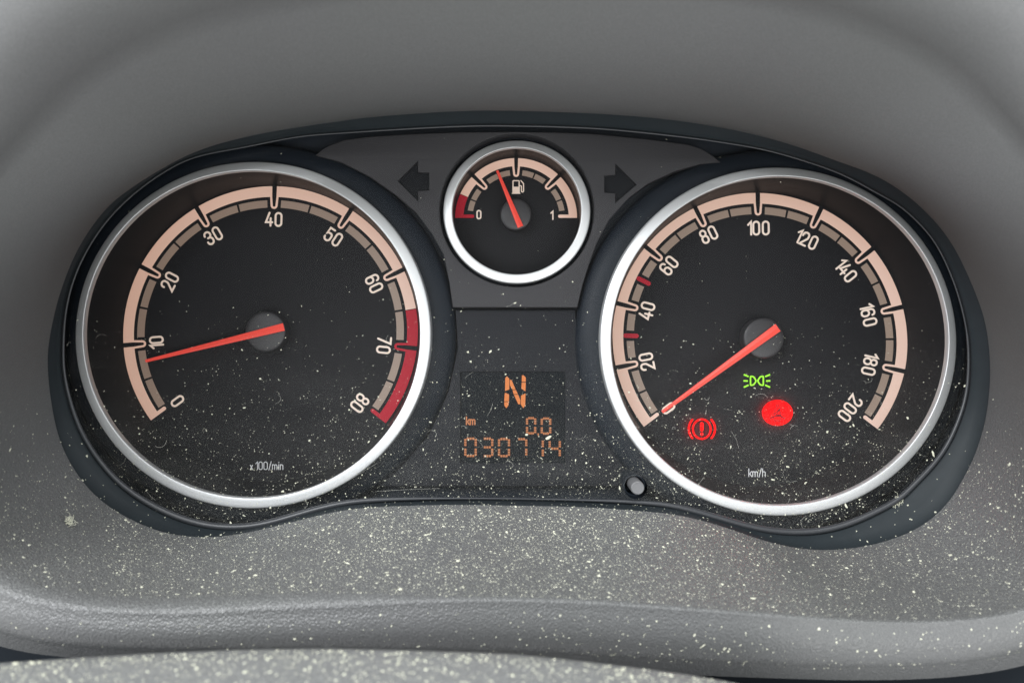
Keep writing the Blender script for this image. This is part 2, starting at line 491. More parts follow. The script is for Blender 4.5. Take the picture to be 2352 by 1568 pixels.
# back plate with three round openings
GA = dict(  # ring centre and radius in frame units at ring depth, dial centre, axes
    tach=dict(rc=(577.5, 767.5), rr=412, rs=0.972, rd=216.0, dc=(621.4, 765.5), ex=(338.3, 3.6), ey=(9.4, -337.5), hub=(609, 761.5)),
    speed=dict(rc=(1791.5, 782.5), rr=413, rs=0.974, rd=216.0, dc=(1745.5, 779.8), ex=(338.5, 4.5), ey=(-5.0, -336.5), hub=(1755, 776.5)),
    fuel=dict(rc=(1187, 484.5), rr=170, rs=0.98, rd=222.0, dc=(1185.5, 500.5), ex=(140, 0), ey=(0, -137), hub=(1184.6, 492.5)))
DD = 233.0                       # depth of the dial faces
DPL = 227.0
outline = [(CX + (R_OPEN[i] + 6) * math.cos(ANG[i]), CY - (R_OPEN[i] + 6) * math.sin(ANG[i])) for i in range(0, NA, 3)]
outl = [(PX + (x - PX) * 206 / DPL, PY + (y - PY) * 206 / DPL) for x, y in outline]
# keep the plate wider than what shows past the rim
outl = [(CX + (x - CX) * 1.12, CY + (y - CY) * 1.12) for x, y in outline]
holes = []
for g in ('tach', 'speed', 'fuel'):
    G = GA[g]
    cx, cy = at_depth([G['rc']], G['rd'], DPL)[0]
    r = (G['rr'] - 14) * G['rd'] / DPL
    holes.append(circ(cx, cy, r, r * G['rs']))
curve_plate('housing', outl, holes, DPL, 1.0, M['black'], cluster)

# centre panel with the two recessed arrows
PANEL = [(724, 357), (738, 345), (754, 335), (790, 322), (849, 314), (939, 308), (1058, 303.5), (1177, 302.5), (1280, 304), (1371, 308), (1490, 320), (1579, 332), (1609, 341), (1625, 350), (1639, 359),
         (1656, 373), (1609, 377), (1549, 394), (1490, 421), (1445, 454), (1400, 504), (1371, 558), (1352, 610), (1338, 655), (1326, 706),
         (1040, 706), (1032, 650), (1019, 585), (992, 537), (957, 490), (909, 448), (849, 406), (784, 373), (750, 364)]
ARROW_L = [(914, 416), (959.5, 370), (959.5, 396), (985, 397), (985, 437), (959.5, 438), (959.5, 461)]
ARROW_R = [(1388.7, 404), (1414, 402), (1414, 377), (1462, 424), (1414, 465), (1414, 443.5), (1388.7, 442)]
PANEL_D = 221.0
fc = at_depth([GA['fuel']['rc']], 222.0, PANEL_D)[0]
curve_plate('centre_panel', PANEL, [ARROW_L, ARROW_R, circ(fc[0], fc[1], 178, 176)], PANEL_D, 5.0, M['panel'], cluster, bevel=0.28, smooth=True)
for A in (ARROW_L, ARROW_R):
    c = np.mean(np.array(A), 0)
    big = [(c[0] + (x - c[0]) * 1.15, c[1] + (y - c[1]) * 1.15) for x, y in A]
    o = curve_plate('turn_signal_arrow', big, [], PANEL_D + 1.3, 0.6, M['arrow'], cluster)
    tag(o, 'unlit dark arrow pointing left of the fuel gauge' if A is ARROW_L else 'unlit dark arrow pointing right beside the fuel gauge')

# display panel below
DPX = [(1046, 712), (1320, 712), (1330, 800), (1352, 900), (1395, 1010), (1440, 1085), (1452, 1116), (770, 1116), (905, 1080), (985, 1000), (1030, 900), (1052, 800)]
LCDW = [(1057, 853), (1298.5, 853), (1298.5, 1063), (1057, 1063)]
curve_plate('display_panel', DPX, [LCDW], 223.5, 3.0, M['display'], cluster, bevel=0.15, smooth=True)
lcd = curve_plate('lcd_window', [(1050, 846), (1305, 846), (1305, 1070), (1050, 1070)], [], 224.2, 1.0, M['lcd'], cluster)
tag(lcd, 'dark lcd window with amber gear letter and distance digits')


# ---- flat strokes and blocks on a plane at depth D (frame coordinates)
def prism(loops, D, thick=0.12):
    """closed outlines -> thin raised print (fan fill, convex or near convex)"""
    vs, fs = [], []
    for lp in loops:
        n = len(lp); b = len(vs)
        vs += [W(x, y, D) for x, y in lp] + [W(x, y, D + thick) for x, y in lp]
        fs.append(tuple(range(b, b + n)))
        for i in range(n):
            j = (i + 1) % n
            fs.append((b + i, b + n + i, b + n + j, b + j))
    return vs, fs


def ribbon(path, w, closed, D, thick=0.12, cap=True):
    p = [Vector((x, y)) for x, y in path]
    q = [p[0]]
    for a in p[1:]:
        if (a - q[-1]).length > 1e-4: q.append(a)
    if closed and (q[0] - q[-1]).length < 1e-4: q.pop()
    p = q; n = len(p)
    L, R = [], []
    for i in range(n):
        a = p[(i - 1) % n] if closed or i > 0 else None
        b = p[(i + 1) % n] if closed or i < n - 1 else None
        d1 = (p[i] - a).normalized() if a is not None else None
        d2 = (b - p[i]).normalized() if b is not None else None
        if d1 is None: d1 = d2
        if d2 is None: d2 = d1
        n1 = Vector((-d1.y, d1.x)); n2 = Vector((-d2.y, d2.x))
        m = n1 + n2
        m = m.normalized() if m.length > 1e-3 else n1
        k = 1 / max(0.45, m.dot(n1))
        L.append(p[i] + m * w / 2 * k); R.append(p[i] - m * w / 2 * k)
    vs, fs = [], []
    for i in range(n):
        vs += [W(*L[i], D), W(*R[i], D), W(*L[i], D + thick), W(*R[i], D + thick)]
    for i in range(n if closed else n - 1):
        j = (i + 1) % n
        a, b = 4 * i, 4 * j
        fs += [(a, b, b + 1, a + 1), (a, a + 2, b + 2, b), (a + 1, b + 1, b + 3, a + 3)]
    if not closed and cap:
        for i, sgn in ((0, -1), (n - 1, 1)):
            d = (p[1] - p[0]).normalized() if i == 0 else (p[-1] - p[-2]).normalized()
            d = d * sgn; nn = Vector((-d.y, d.x)); base = len(vs); K = 6
            for k in range(K + 1):
                th = math.pi * k / K
                c = p[i] + nn * (w / 2 * math.cos(th)) + d * (w / 2 * math.sin(th))
                vs.append(W(*c, D))
            fs.append(tuple(range(base, base + K + 1)))
    return vs, fs


def merge(parts):
    vs, fs = [], []
    for v, f in parts:
        b = len(vs); vs += v; fs += [tuple(i + b for i in q) for q in f]
    return vs, fs


def rp(pts, rad, closed=False, K=7):
    """polyline with rounded corners; rad a number or one per corner"""
    n = len(pts); out = []
    rads = rad if isinstance(rad, (list, tuple)) else [rad] * n
    for i in range(n):
        p = Vector(pts[i])
        if not closed and i in (0, n - 1): out.append(p); continue
        r = rads[i]
        if r <= 0: out.append(p); continue
        a = Vector(pts[(i - 1) % n]); b = Vector(pts[(i + 1) % n])
        da, db = (a - p), (b - p)
        la, lb = da.length, db.length
        da.normalize(); db.normalize()
        ang = math.acos(max(-1, min(1, da.dot(db))))
        t = min(r / max(1e-3, math.tan(ang / 2)), la * 0.5 if closed or (0 < i - 1) else la, lb * 0.5 if closed or (i + 1 < n - 1) else lb)
        rr = t * math.tan(ang / 2)
        bis = (da + db).normalized(); c = p + bis * (rr / math.sin(ang / 2))
        s = p + da * t; e = p + db * t
        a0 = math.atan2(s.y - c.y, s.x - c.x); a1 = math.atan2(e.y - c.y, e.x - c.x)
        dlt = (a1 - a0 + math.pi) % (2 * math.pi) - math.pi
        for k in range(K + 1):
            th = a0 + dlt * k / K
            out.append(Vector((c.x + rr * math.cos(th), c.y + rr * math.sin(th))))
    return [(q.x, q.y) for q in out]


w_ = 0.46
GLYPH = {
    '0': [(rp([(0, 0), (w_, 0), (w_, 1), (0, 1)], 0.23, True), True)],
    '1': [([(0.02, 0.76), (0.25, 1.0), (0.25, 0.0)], False)],
    '2': [(rp([(0, 0.70), (0, 1), (w_, 1), (w_, 0.60), (0, 0), (w_ + 0.02, 0)], [0, .23, .23, .25, 0, 0]), False)],
    '3': [(rp([(0, 0.76), (0, 1), (w_, 1), (w_, 0.53), (0.16, 0.53)], [0, .23, .23, .22, 0]), False), (rp([(0.16, 0.53), (w_, 0.53), (w_, 0), (0, 0), (0, 0.25)], [0, .23, .23, .23, 0]), False)],
    '4': [([(0.26, 1.0), (0.0, 0.27), (w_ + 0.04, 0.27)], False), ([(0.36, 0.58), (0.36, 0.0)], False)],
    '5': [(rp([(w_ - .02, 1), (0.05, 1), (0.02, 0.52), (0.10, 0.62), (w_, 0.62), (w_, 0), (0, 0), (0, 0.24)], [0, 0, 0, .06, .22, .23, .23, 0]), False)],
    '6': [(rp([(0, 0), (w_, 0), (w_, 0.58), (0, 0.58)], 0.23, True), True), (rp([(0, 0.30), (0, 1), (w_, 1), (w_, 0.80)], [0, .23, .23, 0]), False)],
    '7': [([(0, 1), (w_, 1), (0.14, 0)], False)],
    '8': [(rp([(0, 0), (w_, 0), (w_, 0.54), (0, 0.54)], 0.23, True), True), (rp([(0.02, 0.54), (w_ - .02, 0.54), (w_ - .02, 1), (0.02, 1)], 0.21, True), True)],
    'x': [([(0, 0), (0.3, 0.58)], False), ([(0, 0.58), (0.3, 0)], False)],
    '/': [([(0, -0.06), (0.3, 1.04)], False)],
    'm': [([(0, 0), (0, 0.66)], False), (rp([(0, 0.40), (0, 0.64), (0.3, 0.64), (0.3, 0)], [0, .15, .15, 0]), False), (rp([(0.3, 0.40), (0.3, 0.64), (0.6, 0.64), (0.6, 0)], [0, .15, .15, 0]), False)],
    'i': [([(0.04, 0), (0.04, 0.66)], False), ([(0.04, 0.9), (0.04, 0.96)], False)],
    'n': [([(0, 0), (0, 0.66)], False), (rp([(0, 0.40), (0, 0.64), (0.34, 0.64), (0.34, 0)], [0, .17, .17, 0]), False)],
    'h': [([(0, 0), (0, 1.0)], False), (rp([(0, 0.40), (0, 0.64), (0.34, 0.64), (0.34, 0)], [0, .17, .17, 0]), False)],
    'k': [([(0, 0), (0, 1.0)], False), ([(0.36, 0.66), (0.0, 0.24)], False), ([(0.12, 0.38), (0.38, 0)], False)],
}
ADV = {'1': 0.42, 'x': 0.50, '/': 0.46, 'm': 0.80, 'i': 0.24, 'n': 0.54, 'h': 0.54, 'k': 0.50, ' ': 0.2}


def text_mesh(txt, fn, h, stroke, D, gap=0.74):
    """fn maps text-plane units (x right, y up, centred) to frame coordinates; h = stroke-centre height"""
    xs = []; x = 0
    for ch in txt:
        xs.append(x); x += ADV.get(ch, gap)
    total = xs[-1] + (w_ if txt[-1].isdigit() else ADV.get(txt[-1], w_) - 0.18)
    parts = []
    for ch, x0 in zip(txt, xs):
        for k, (path, closed) in enumerate(GLYPH.get(ch, [])):
            pts = [fn((a + x0 - total / 2) * h, (b - 0.5) * h) for a, b in path]
            parts.append(ribbon(pts, stroke, closed, D - 0.012 * k, 0.1))
    return merge(parts)


def lathe(c, rx, ry, prof, n=160):
    """c: centre as function of depth in metres (x,z); prof: list of (radius mm fn/number, depth)"""
    vs, fs = [], []
    for r, D in prof:
        cx, cz = c(D)
        for i in range(n):
            a = 2 * math.pi * i / n
            rr = r(a) if callable(r) else r
            dd = D(a) if callable(D) else D
            vs.append(Vector((cx + rr / 1000 * rx * math.cos(a), dd / 1000, cz + rr / 1000 * ry * math.sin(a))))
    for k in range(len(prof) - 1):
        for i in range(n):
            j = (i + 1) % n
            fs.append((k * n + i, k * n + j, (k + 1) * n + j, (k + 1) * n + i))
    return vs, fs


def gauge(key, name, label, vals, span, sub, specs):
    G = GA[key]
    dc = Vector(G['dc']); ex = Vector(G['ex']); ey = Vector(G['ey'])

    def dp(r, deg):                              # dial polar -> frame; r relative to the scale's outer radius
        a = math.radians(deg)
        return dc + (ex * math.sin(a) + ey * math.cos(a)) * r
    R = ex.length
    rdm = G['rd']; rc3 = W(*G['rc'], rdm); dc3 = W(*G['dc'], DD)
    rmm = G['rr'] * rdm / F; rw = specs['ring_w'] * rdm / F
    rin = rmm - rw
    rdial = ex.length * DD / F

    def axis(D):
        D = D(0) if callable(D) else D
        t = (D - rdm) / (DD - rdm)
        return (rc3.x + (dc3.x - rc3.x) * t, rc3.z + (dc3.z - rc3.z) * t)
    # dial face
    n = 128
    vs = [W(*dp(1.06, 360 * i / n), DD) for i in range(n)]
    dial = obj(name, vs, [tuple(range(n))], M['dial'], cluster)
    tag(dial, label)
    # silver ring: face slopes outward at the top, lies flat at the bottom
    k = rw / 3.2

    def sl(a): return (0.5 + 0.5 * math.sin(a + specs['slope_turn'])) ** 1.7 * 1.9

    def Dp(base, extra): return lambda a: rdm + base * k + extra * k * sl(a)
    prof = [(rmm, rdm + 6), (rmm, Dp(0.75, 1.2)), (rmm - 0.06 * k, Dp(0.38, 1.12)), (rmm - 0.22 * k, Dp(0.16, 1.06)), (rmm - 0.5 * k, Dp(0.07, 0.96)), (rmm - 1.2 * k, Dp(0.03, 0.68)), (rmm - 2.0 * k, Dp(0.0, 0.36)), (rin + 0.42 * k, Dp(0.0, 0.10)),
            (rin + 0.22 * k, Dp(0.05, 0)), (rin + 0.1 * k, Dp(0.18, 0)), (rin + 0.02 * k, Dp(0.42, 0)), (rin, Dp(0.8, 0)), (rin - 0.01, rdm + 1.8 * k), (rin + 0.2, rdm + 2.6 * k)]
    # the ring keeps its own straight axis
    vs, fs = lathe(lambda D: (rc3.x, rc3.z), 1, G['rs'], prof, 200)
    ring = obj('silver_ring', vs, fs, M['silver'], dial, smooth=True); recalc(ring)
    # black cowl outside the ring
    co = specs['cowl']
    prof = [(rmm - 0.05, rdm + 4.1 * k), (rmm + 0.25, rdm + 4.15 * k), (rmm + co * 0.35, rdm + 4.5), (rmm + co * 0.8, rdm + 5.6), (rmm + co, rdm + 7.2), (rmm + co + 0.3, DPL + 0.5)]
    vs, fs = lathe(lambda D: (rc3.x, rc3.z), 1, G['rs'], prof, 160)
    recalc(obj('cowl', vs, fs, M['black'], dial, smooth=True))
    # glossy inner wall from ring down to the dial
    def axd(D): return axis(D)
    wp = [(rin + 0.05, rdm + 1.9 * k), (rin + (rdial + 0.35 - rin) * 0.5, (rdm + DD) / 2), (rdial + 0.5, DD - 1.2), (rdial + 0.22, DD - 0.5), (rdial + 0.02, DD - 0.05)]
    vs, fs = [], []
    nn = 160
    for q, (r, D) in enumerate(wp):
        t = (D - rdm) / (DD - rdm)
        cx, cz = axis(D)
        ys = G['rs'] + (ey.length / ex.length - G['rs']) * t
        for i in range(nn):
            a = 2 * math.pi * i / nn
            vs.append(Vector((cx + r / 1000 * math.cos(a), D / 1000, cz + r / 1000 * ys * math.sin(a))))
    for q in range(len(wp) - 1):
        for i in range(nn):
            j = (i + 1) % nn
            fs.append((q * nn + i, q * nn + j, (q + 1) * nn + j, (q + 1) * nn + i))
    recalc(obj('inner_wall', vs, fs, M['wall'], dial, smooth=True))

    PR = DD - 0.22                                # print plane
    r_in, b0, b1, tip = specs['r_in'], specs['b0'], specs['b1'], specs['tip']
    px = 1.0 / R                                  # one frame unit in dial radii
    nT = len(vals); step = 2 * span / (nT - 1)
    degs = [-span + i * step for i in range(nT)]
    gh = specs['gap_half']                        # half gap in frame units

    def arc_block(d0, d1, ra, rb):
        k = max(3, int((d1 - d0) / 1.5))
        return [tuple(dp(rb, d0 + (d1 - d0) * i / k)) for i in range(k + 1)] + [tuple(dp(ra, d1 - (d1 - d0) * i / k)) for i in range(k + 1)]

    def arc_obj(nm, d0, d1, ra, rb, m, D=PR):
        k = max(3, int((d1 - d0) / 1.5)); vs = []; fs = []
        for i in range(k + 1):
            d = d0 + (d1 - d0) * i / k
            A, B = dp(ra, d), dp(rb, d)
            vs += [W(*A, D), W(*B, D), W(*A, D + 0.15), W(*B, D + 0.15)]
        for i in range(k):
            a, b = 4 * i, 4 * i + 4
            fs += [(a, a + 1, b + 1, b), (a, b, b + 2, a + 2), (a + 1, a + 3, b + 3, b + 1)]
        e = 4 * k
        fs += [(0, 2, 3, 1), (e, e + 1, e + 3, e + 2)]
        return obj(nm, vs, fs, m, dial)
    ga = math.degrees(gh * px)
    for i in range(nT - 1):
        d0 = degs[i] + (ga if i > 0 else 0); d1 = degs[i + 1] - (ga if i < nT - 2 else 0)
        cut = specs.get('red')                    # (start, end) in degrees
        if cut and cut[0] < d1 - 0.1 and cut[1] > d0 + 0.1:
            a, b = max(d0, cut[0]), min(d1, cut[1])
            if a > d0 + 0.3: arc_obj('scale_band', d0, a - 0.25, r_in, 1.0, M['peach'])
            o = arc_obj('scale_band', a, b, r_in, 1.0, M['redband']); tag(o, 'red warning stretch of the scale')
            if b < d1 - 0.3: arc_obj('scale_band', b + 0.35, d1, r_in, 1.0, M['peach'])
        else:
            arc_obj('scale_band', d0, d1, r_in, 1.0, M['peach'])
        # inner blocks
        bo = math.degrees(specs['block_off'] * px / b0); mid = (degs[i] + degs[i + 1]) / 2
        bg0 = specs['mid_gap']
        if i in specs.get('red_marks', ()): bg0 = specs['mark_gap']
        e0 = bo * (0.8 if i == 0 else 1); e1 = bo * (0.8 if i == nT - 2 else 1)
        if key == 'fuel':
            if i == 0: e0 = 9.0
            if i == nT - 2: e1 = 9.0
        arc_obj('scale_block', degs[i] + e0, mid - bg0, b1, b0, M['brown'])
        arc_obj('scale_block', mid + bg0, degs[i + 1] - e1, b1, b0, M['brown'])
        if i in specs.get('red_marks', ()):
            p0, p1 = dp(b0 + 0.008, mid), dp(b1 - 0.018, mid)
            v, f = ribbon([tuple(p0), tuple(p1)], 10, False, PR - 0.03, 0.15)
            o = obj('speed_mark', v, f, M['redband'], dial)
    # U shaped ticks and end ticks
    for i in range(nT):
        d = degs[i]
        red = specs.get('red') and specs['red'][0] - 0.5 <= d <= specs['red'][1] + 0.5
        m = M['redband'] if red else M['peach']
        er = (dp(1, d) - dc).normalized(); et = Vector((-er.y, er.x))
        st = specs['tick_w']
        if i in (0, nT - 1):
            s = 1 if i == 0 else -1
            w = specs['end_w']
            off = et * (w / 2 * s)
            p0 = dp(r_in + 0.004, d) + off; p1 = dp(specs['end_tip'], d) + off
            v, f = ribbon([tuple(p0), tuple(p1)], w, False, PR - 0.03, 0.15)
        else:
            a0 = gh * 0.93 + st / 2; a1 = specs['tip_half']
            top = dp(r_in + 0.003, d); bot = dc + er * ((dp(tip, d) - dc).length + a1 + st / 2)
            pts = [top - et * a0]
            for q in range(9):
                th = math.pi * q / 8
                pts.append(bot - et * (a1 * math.cos(th)) - er * (a1 * math.sin(th)))
            pts.append(top + et * a0)
            v, f = ribbon([tuple(p) for p in pts], st, False, PR - 0.03, 0.15, cap=False)
        obj('tick_mark', v, f, m, dial)
        if vals[i] is not None:
            rn = specs['num_r'](vals[i]) if callable(specs['num_r']) else specs['num_r']
            if 'num_pos' in specs:
                c = Vector(specs['num_pos'][vals[i]]); er = Vector((0, -1)); et = Vector((1, 0))
            else:
                c = dc + er * (rn * (dp(1, d) - dc).length / 1.0)
            v, f = text_mesh(vals[i], lambda x, y: tuple(c + et * x + er * y), specs['num_h'], specs['num_w'], PR)
            obj('numeral', v, f, M['numeral'], dial)
    # hub and needle
    DH = DD - 4.6
    h3 = W(*G['hub'], DH); hr = specs['hub_r'] * DH / F
    prof = [(hr, DD - 0.1), (hr, DH + 0.55), (hr * 0.985, DH + 0.25), (hr * 0.93, DH + 0.06), (hr * 0.8, DH - 0.08), (hr * 0.5, DH - 0.25), (hr * 0.2, DH - 0.32), (hr * 0.01, DH - 0.33)]
    vs, fs = lathe(lambda D: (h3.x, h3.z), 1, 1, prof, 72)
    recalc(obj('needle_hub', vs, fs, M['hub'], dial, smooth=True))
    ND = DH - 1.0
    a, b = Vector(specs['n_tail']), Vector(specs['n_tip'])
    hw = Vector(G['hub'])
    # same place in the frame, but at needle depth
    d = (b - a).normalized(); nn_ = Vector((-d.y, d.x)); w0, w1 = specs['n_w']
    cross = [(a + nn_ * w0 / 2, 0), (a + nn_ * 0, -0.5), (a - nn_ * w0 / 2, 0), (b - nn_ * w1 / 2, 0), (b, -0.3), (b + nn_ * w1 / 2, 0)]
    vs = [W(*p, ND + dz) for p, dz in cross] + [W(*p, ND + 0.9) for p, _ in (cross[0], cross[2], cross[3], cross[5])]
    fs = [(0, 1, 4, 5), (1, 2, 3, 4), (0, 6, 7, 2, 1), (5, 4, 3, 8, 9), (0, 5, 9, 6), (2, 7, 8, 3), (6, 9, 8, 7)]
    o = obj('needle', vs, fs, M['needle'], dial); recalc(o)
    return dial, dp, PR


q = 338.0
base = dict(ring_w=25.5, cowl=6.6, r_in=313.5 / q, b0=306 / q, b1=289 / q, tip=286 / q, gap_half=5.3, block_off=16, mid_gap=0.45, tick_w=4.9, tip_half=5.6, end_w=8.5, end_tip=296 / q,
            num_h=29.5, num_w=4.6, hub_r=46.5, slope_turn=0.0)
tach, tdp, PR = gauge('tach', 'tachometer', 'round rev counter numbered 0 to 80 with red stretch and silver ring',
                      ['0', '10', '20', '30', '40', '50', '60', '70', '80'], 127.0, 2,
                      dict(base, slope_turn=-0.5, red=(79.8, 127.0), num_r=262 / q, n_tail=(652, 750.5), n_tip=(334, 829), n_w=(17.5, 6.5)))
spd, sdp, _ = gauge('speed', 'speedometer', 'round speedometer numbered 0 to 200 with glowing red and green lamps',
                    [str(i) for i in range(0, 201, 20)], 127.2, 2,
                    dict(base, slope_turn=0.5, red_marks=(1, 2), mark_gap=2.3, num_r=lambda s: (257 if len(s) == 3 else 266) / q, n_tail=(1787, 752), n_tip=(1521, 946), n_w=(20, 7.5)))
fuel, fdp, _ = gauge('fuel', 'fuel_gauge', 'small fuel gauge with pump symbol between the two large dials',
                     ['0', None, None, None, '1'], 90.0, 2,
                     dict(base, ring_w=22, cowl=2.0, r_in=121 / 140, b0=112.5 / 140, b1=100 / 140, tip=96 / 140, gap_half=4.6, block_off=15, mid_gap=0.9, tick_w=4.6, tip_half=4.6, end_w=7.5, end_tip=100 / 140,
                          red=(-90, -66.5), num_r=0.5, num_h=18.5, num_w=3.2, hub_r=36, num_pos={'0': (1100, 493), '1': (1269.5, 494.5)},
                          n_tail=(1195.6, 521), n_tip=(1142, 392), n_w=(13.5, 5.5)))

# ---- fuel pump symbol, units text
def Z4(x, y): return (991.67 + x * 0.23068, 303.33 + y * 0.23068)


parts = [prism([[Z4(803, 545), Z4(876, 545), Z4(876, 612), Z4(803, 612)]], PR),
         ribbon(rp([Z4(809, 548), Z4(809, 485), Z4(870, 485), Z4(870, 548)], 1.5), 2.6, False, PR - 0.02, cap=False),
         ribbon([Z4(797, 611), Z4(882, 611)], 2.2, False, PR - 0.04, cap=False),
         ribbon(rp([Z4(878, 535), Z4(893, 535), Z4(893, 597), Z4(914, 597), Z4(914, 515), Z4(888, 484)], 2.2), 2.4, False, PR - 0.03)]
v, f = merge(parts)
obj('pump_symbol', v, f, M['numeral'], fuel)
v, f = text_mesh('x 100/min', lambda x, y: (612.5 + x, 1069 - y), 17.5, 1.9, PR, 0.66)
obj('unit_print', v, f, M['small_ink'], tach)
v, f = text_mesh('km/h', lambda x, y: (1739 + x, 1085 - y), 18, 1.9, PR, 0.66)
obj('unit_print', v, f, M['small_ink'], spd)


# ---- warning lamps
def Z6(x, y): return (1516.67 + x * 0.14881, 828.33 + y * 0.14881)


def lit_edge(o):
    """side faces made to glow, added to throw a red halo on the dial"""
    for p in o.data.polygons:
        if abs(p.normal.y) < 0.5: p.material_index = 1
    return o


LD = DD - 1.0
parts = []
for sx in (1, -1):
    fx = (lambda x: x) if sx == 1 else (lambda x: 2982 - x)
    parts.append(ribbon(rp([Z6(fx(1392), 238), Z6(fx(1440), 245), Z6(fx(1482), 310), Z6(fx(1440), 370), Z6(fx(1392), 378)], [1.6, 5, 5, 5, 1.6], True), 3.3, True, LD, 0.3))
    for a, b in (((1288, 212), (1362, 243)), ((1284, 308), (1350, 311)), ((1288, 408), (1362, 374))):
        parts.append(ribbon([Z6(fx(a[0]), a[1]), Z6(fx(b[0]), b[1])], 3.4, False, LD, 0.3, cap=False))
v, f = merge(parts)
tag(obj('side_light_lamp', v, f, M['green'], spd), 'glowing green side light symbol')
parts = [ribbon([Z6(640 + 137 * math.cos(t), 1052 + 150 * math.sin(t)) for t in np.linspace(0, 2 * math.pi, 48, endpoint=False)], 4.2, True, LD, 0.3),
         ribbon([Z6(640, 972), Z6(640, 1062)], 8.2, False, LD, 0.3), ribbon([Z6(640, 1126), Z6(640, 1131)], 7.4, False, LD, 0.3)]
for s in (0, math.pi):
    parts.append(ribbon([Z6(642 + 202 * math.cos(t + s), 1050 + 205 * math.sin(t + s)) for t in np.linspace(-0.75, 0.75, 20)], 4.6, False, LD, 0.3))
v, f = merge(parts)
tag(lit_edge(obj('brake_warning_lamp', v, f, [M['red'], M['red_edge']], spd)), 'glowing red brake warning symbol with exclamation mark')
n = 64
v, f = prism([[Z6(1808 + 237 * math.cos(2 * math.pi * i / n), 802 + 198 * math.sin(2 * math.pi * i / n)) for i in range(n)]], LD, 0.9)
tag(lit_edge(obj('seat_belt_warning_lamp', v, f, [M['red'], M['red_edge']], spd)), 'solid glowing red seat belt warning oval')
parts = [ribbon([Z6(1808 + 17 * math.cos(t), 690 + 19 * math.sin(t)) for t in np.linspace(0, 2 * math.pi, 16, endpoint=False)], 2.17, True, LD - 0.03, 0.02),
         ribbon([Z6(1872, 705), Z6(1755, 828)], 2.32, False, LD - 0.04, 0.02), ribbon(rp([Z6(1800, 725), Z6(1762, 755), Z6(1750, 820)], 1), 2.03, False, LD - 0.05, 0.02),
         ribbon([Z6(1842, 755), Z6(1866, 835), Z6(1790, 832), Z6(1842, 755)], 2.17, False, LD - 0.06, 0.02),
         ribbon(rp([Z6(1690, 890), Z6(1760, 855), Z6(1850, 850), Z6(1920, 890)], 5), 3.19, False, LD - 0.07, 0.02),
         ribbon(rp([Z6(1742, 872), Z6(1775, 945), Z6(1805, 905), Z6(1835, 945), Z6(1868, 872)], 2), 2.17, False, LD - 0.08, 0.02)]
v, f = merge(parts)
obj('seat_belt_symbol', v, f, M['red_line'], spd)


# ---- lcd writing
def ZL(x, y): return (1038.33 + x * 0.14878, 840 + y * 0.14878)


LZ = 224.2 - 0.14
polys = [[(845, 158), (882, 195), (884, 362), (818, 388), (822, 190)], [(818, 412), (880, 440), (878, 546), (806, 546), (812, 440)], [(806, 556), (878, 556), (868, 612), (838, 652), (808, 612)],
         [(890, 215), (918, 218), (980, 362), (930, 362), (893, 300)], [(934, 372), (985, 372), (1016, 434), (950, 434)], [(955, 444), (1020, 444), (1056, 530), (1052, 590), (1022, 590)],
         [(1078, 145), (1105, 145), (1138, 180), (1138, 245), (1076, 245)], [(1075, 257), (1138, 257), (1132, 392), (1070, 350)], [(1134, 424), (1128, 610), (1100, 652), (1064, 600), (1064, 458)]]
v, f = prism([[ZL(*p) for p in pl] for pl in polys], LZ, 0.1)
tag(obj('gear_letter', v, f, M['amber'], lcd), 'large amber letter N')
v, f = text_mesh('km', lambda x, y: (ZL(288, 845)[0] + x, ZL(288, 845)[1] - y), 17.5, 2.9, LZ, 0.6)
obj('unit_print', v, f, M['amber_dim'], lcd)
SEG = {'0': 'abcdef', '1': 'bc', '3': 'abcdg', '4': 'bcfg', '7': 'abc'}


def seven(ch, x0, y0, x1, y1):
    t = 34; ym = (y0 + y1) / 2; out = []
    def cells(ax, ay, bx, by, n, hor):
        for i in range(n):
            u0 = i / n; u1 = (i + 1) / n
            g = 0.07 / n * 3
            u0 += g / 2; u1 -= g / 2
            if hor:
                xa, xb = ax + (bx - ax) * u0, ax + (bx - ax) * u1
                out.append([ZL(xa, ay - t / 2), ZL(xb, ay - t / 2), ZL(xb, ay + t / 2), ZL(xa, ay + t / 2)])
            else:
                ya, yb = ay + (by - ay) * u0, ay + (by - ay) * u1
                out.append([ZL(ax - t / 2, ya), ZL(ax + t / 2, ya), ZL(ax + t / 2, yb), ZL(ax - t / 2, yb)])
    h = t / 2
    for s in SEG[ch]:
        if s == 'a': cells(x0 + t, y0 + h, x1 - t, y0 + h, 3, True)
        if s == 'd': cells(x0 + t, y1 - h, x1 - t, y1 - h, 3, True)
        if s == 'g': cells(x0 + t, ym, x1 - t, ym, 3, True)
        if s == 'f': cells(x0 + h, y0 + h, x0 + h, ym - 16, 3, False)
        if s == 'b': cells(x1 - h, y0 + h, x1 - h, ym - 16, 3, False)
        if s == 'e': cells(x0 + h, ym + 16, x0 + h, y1 - h, 3, False)
        if s == 'c': cells(x1 - h, ym + 16, x1 - h, y1 - h, 3, False)
    return out


for ch, x0, y0, x1, y1 in (('0', 1140, 788, 1300, 1056), ('0', 1368, 794, 1532, 1060), ('0', 188, 1104, 382, 1404), ('3', 452, 1104, 637, 1406), ('0', 708, 1110, 895, 1406),
                           ('7', 985, 1112, 1162, 1400), ('1', 1260, 1130, 1418, 1412), ('4', 1490, 1140, 1680, 1410)):
    v, f = prism(seven(ch, x0, y0, x1, y1), LZ, 0.1)
    obj('distance_digit', v, f, M['amber_dim'], lcd)
v, f = prism([[ZL(1316, 1040), ZL(1342, 1040), ZL(1340, 1068), ZL(1328, 1088)]], LZ, 0.1)
obj('comma', v, f, M['amber_dim'], lcd)

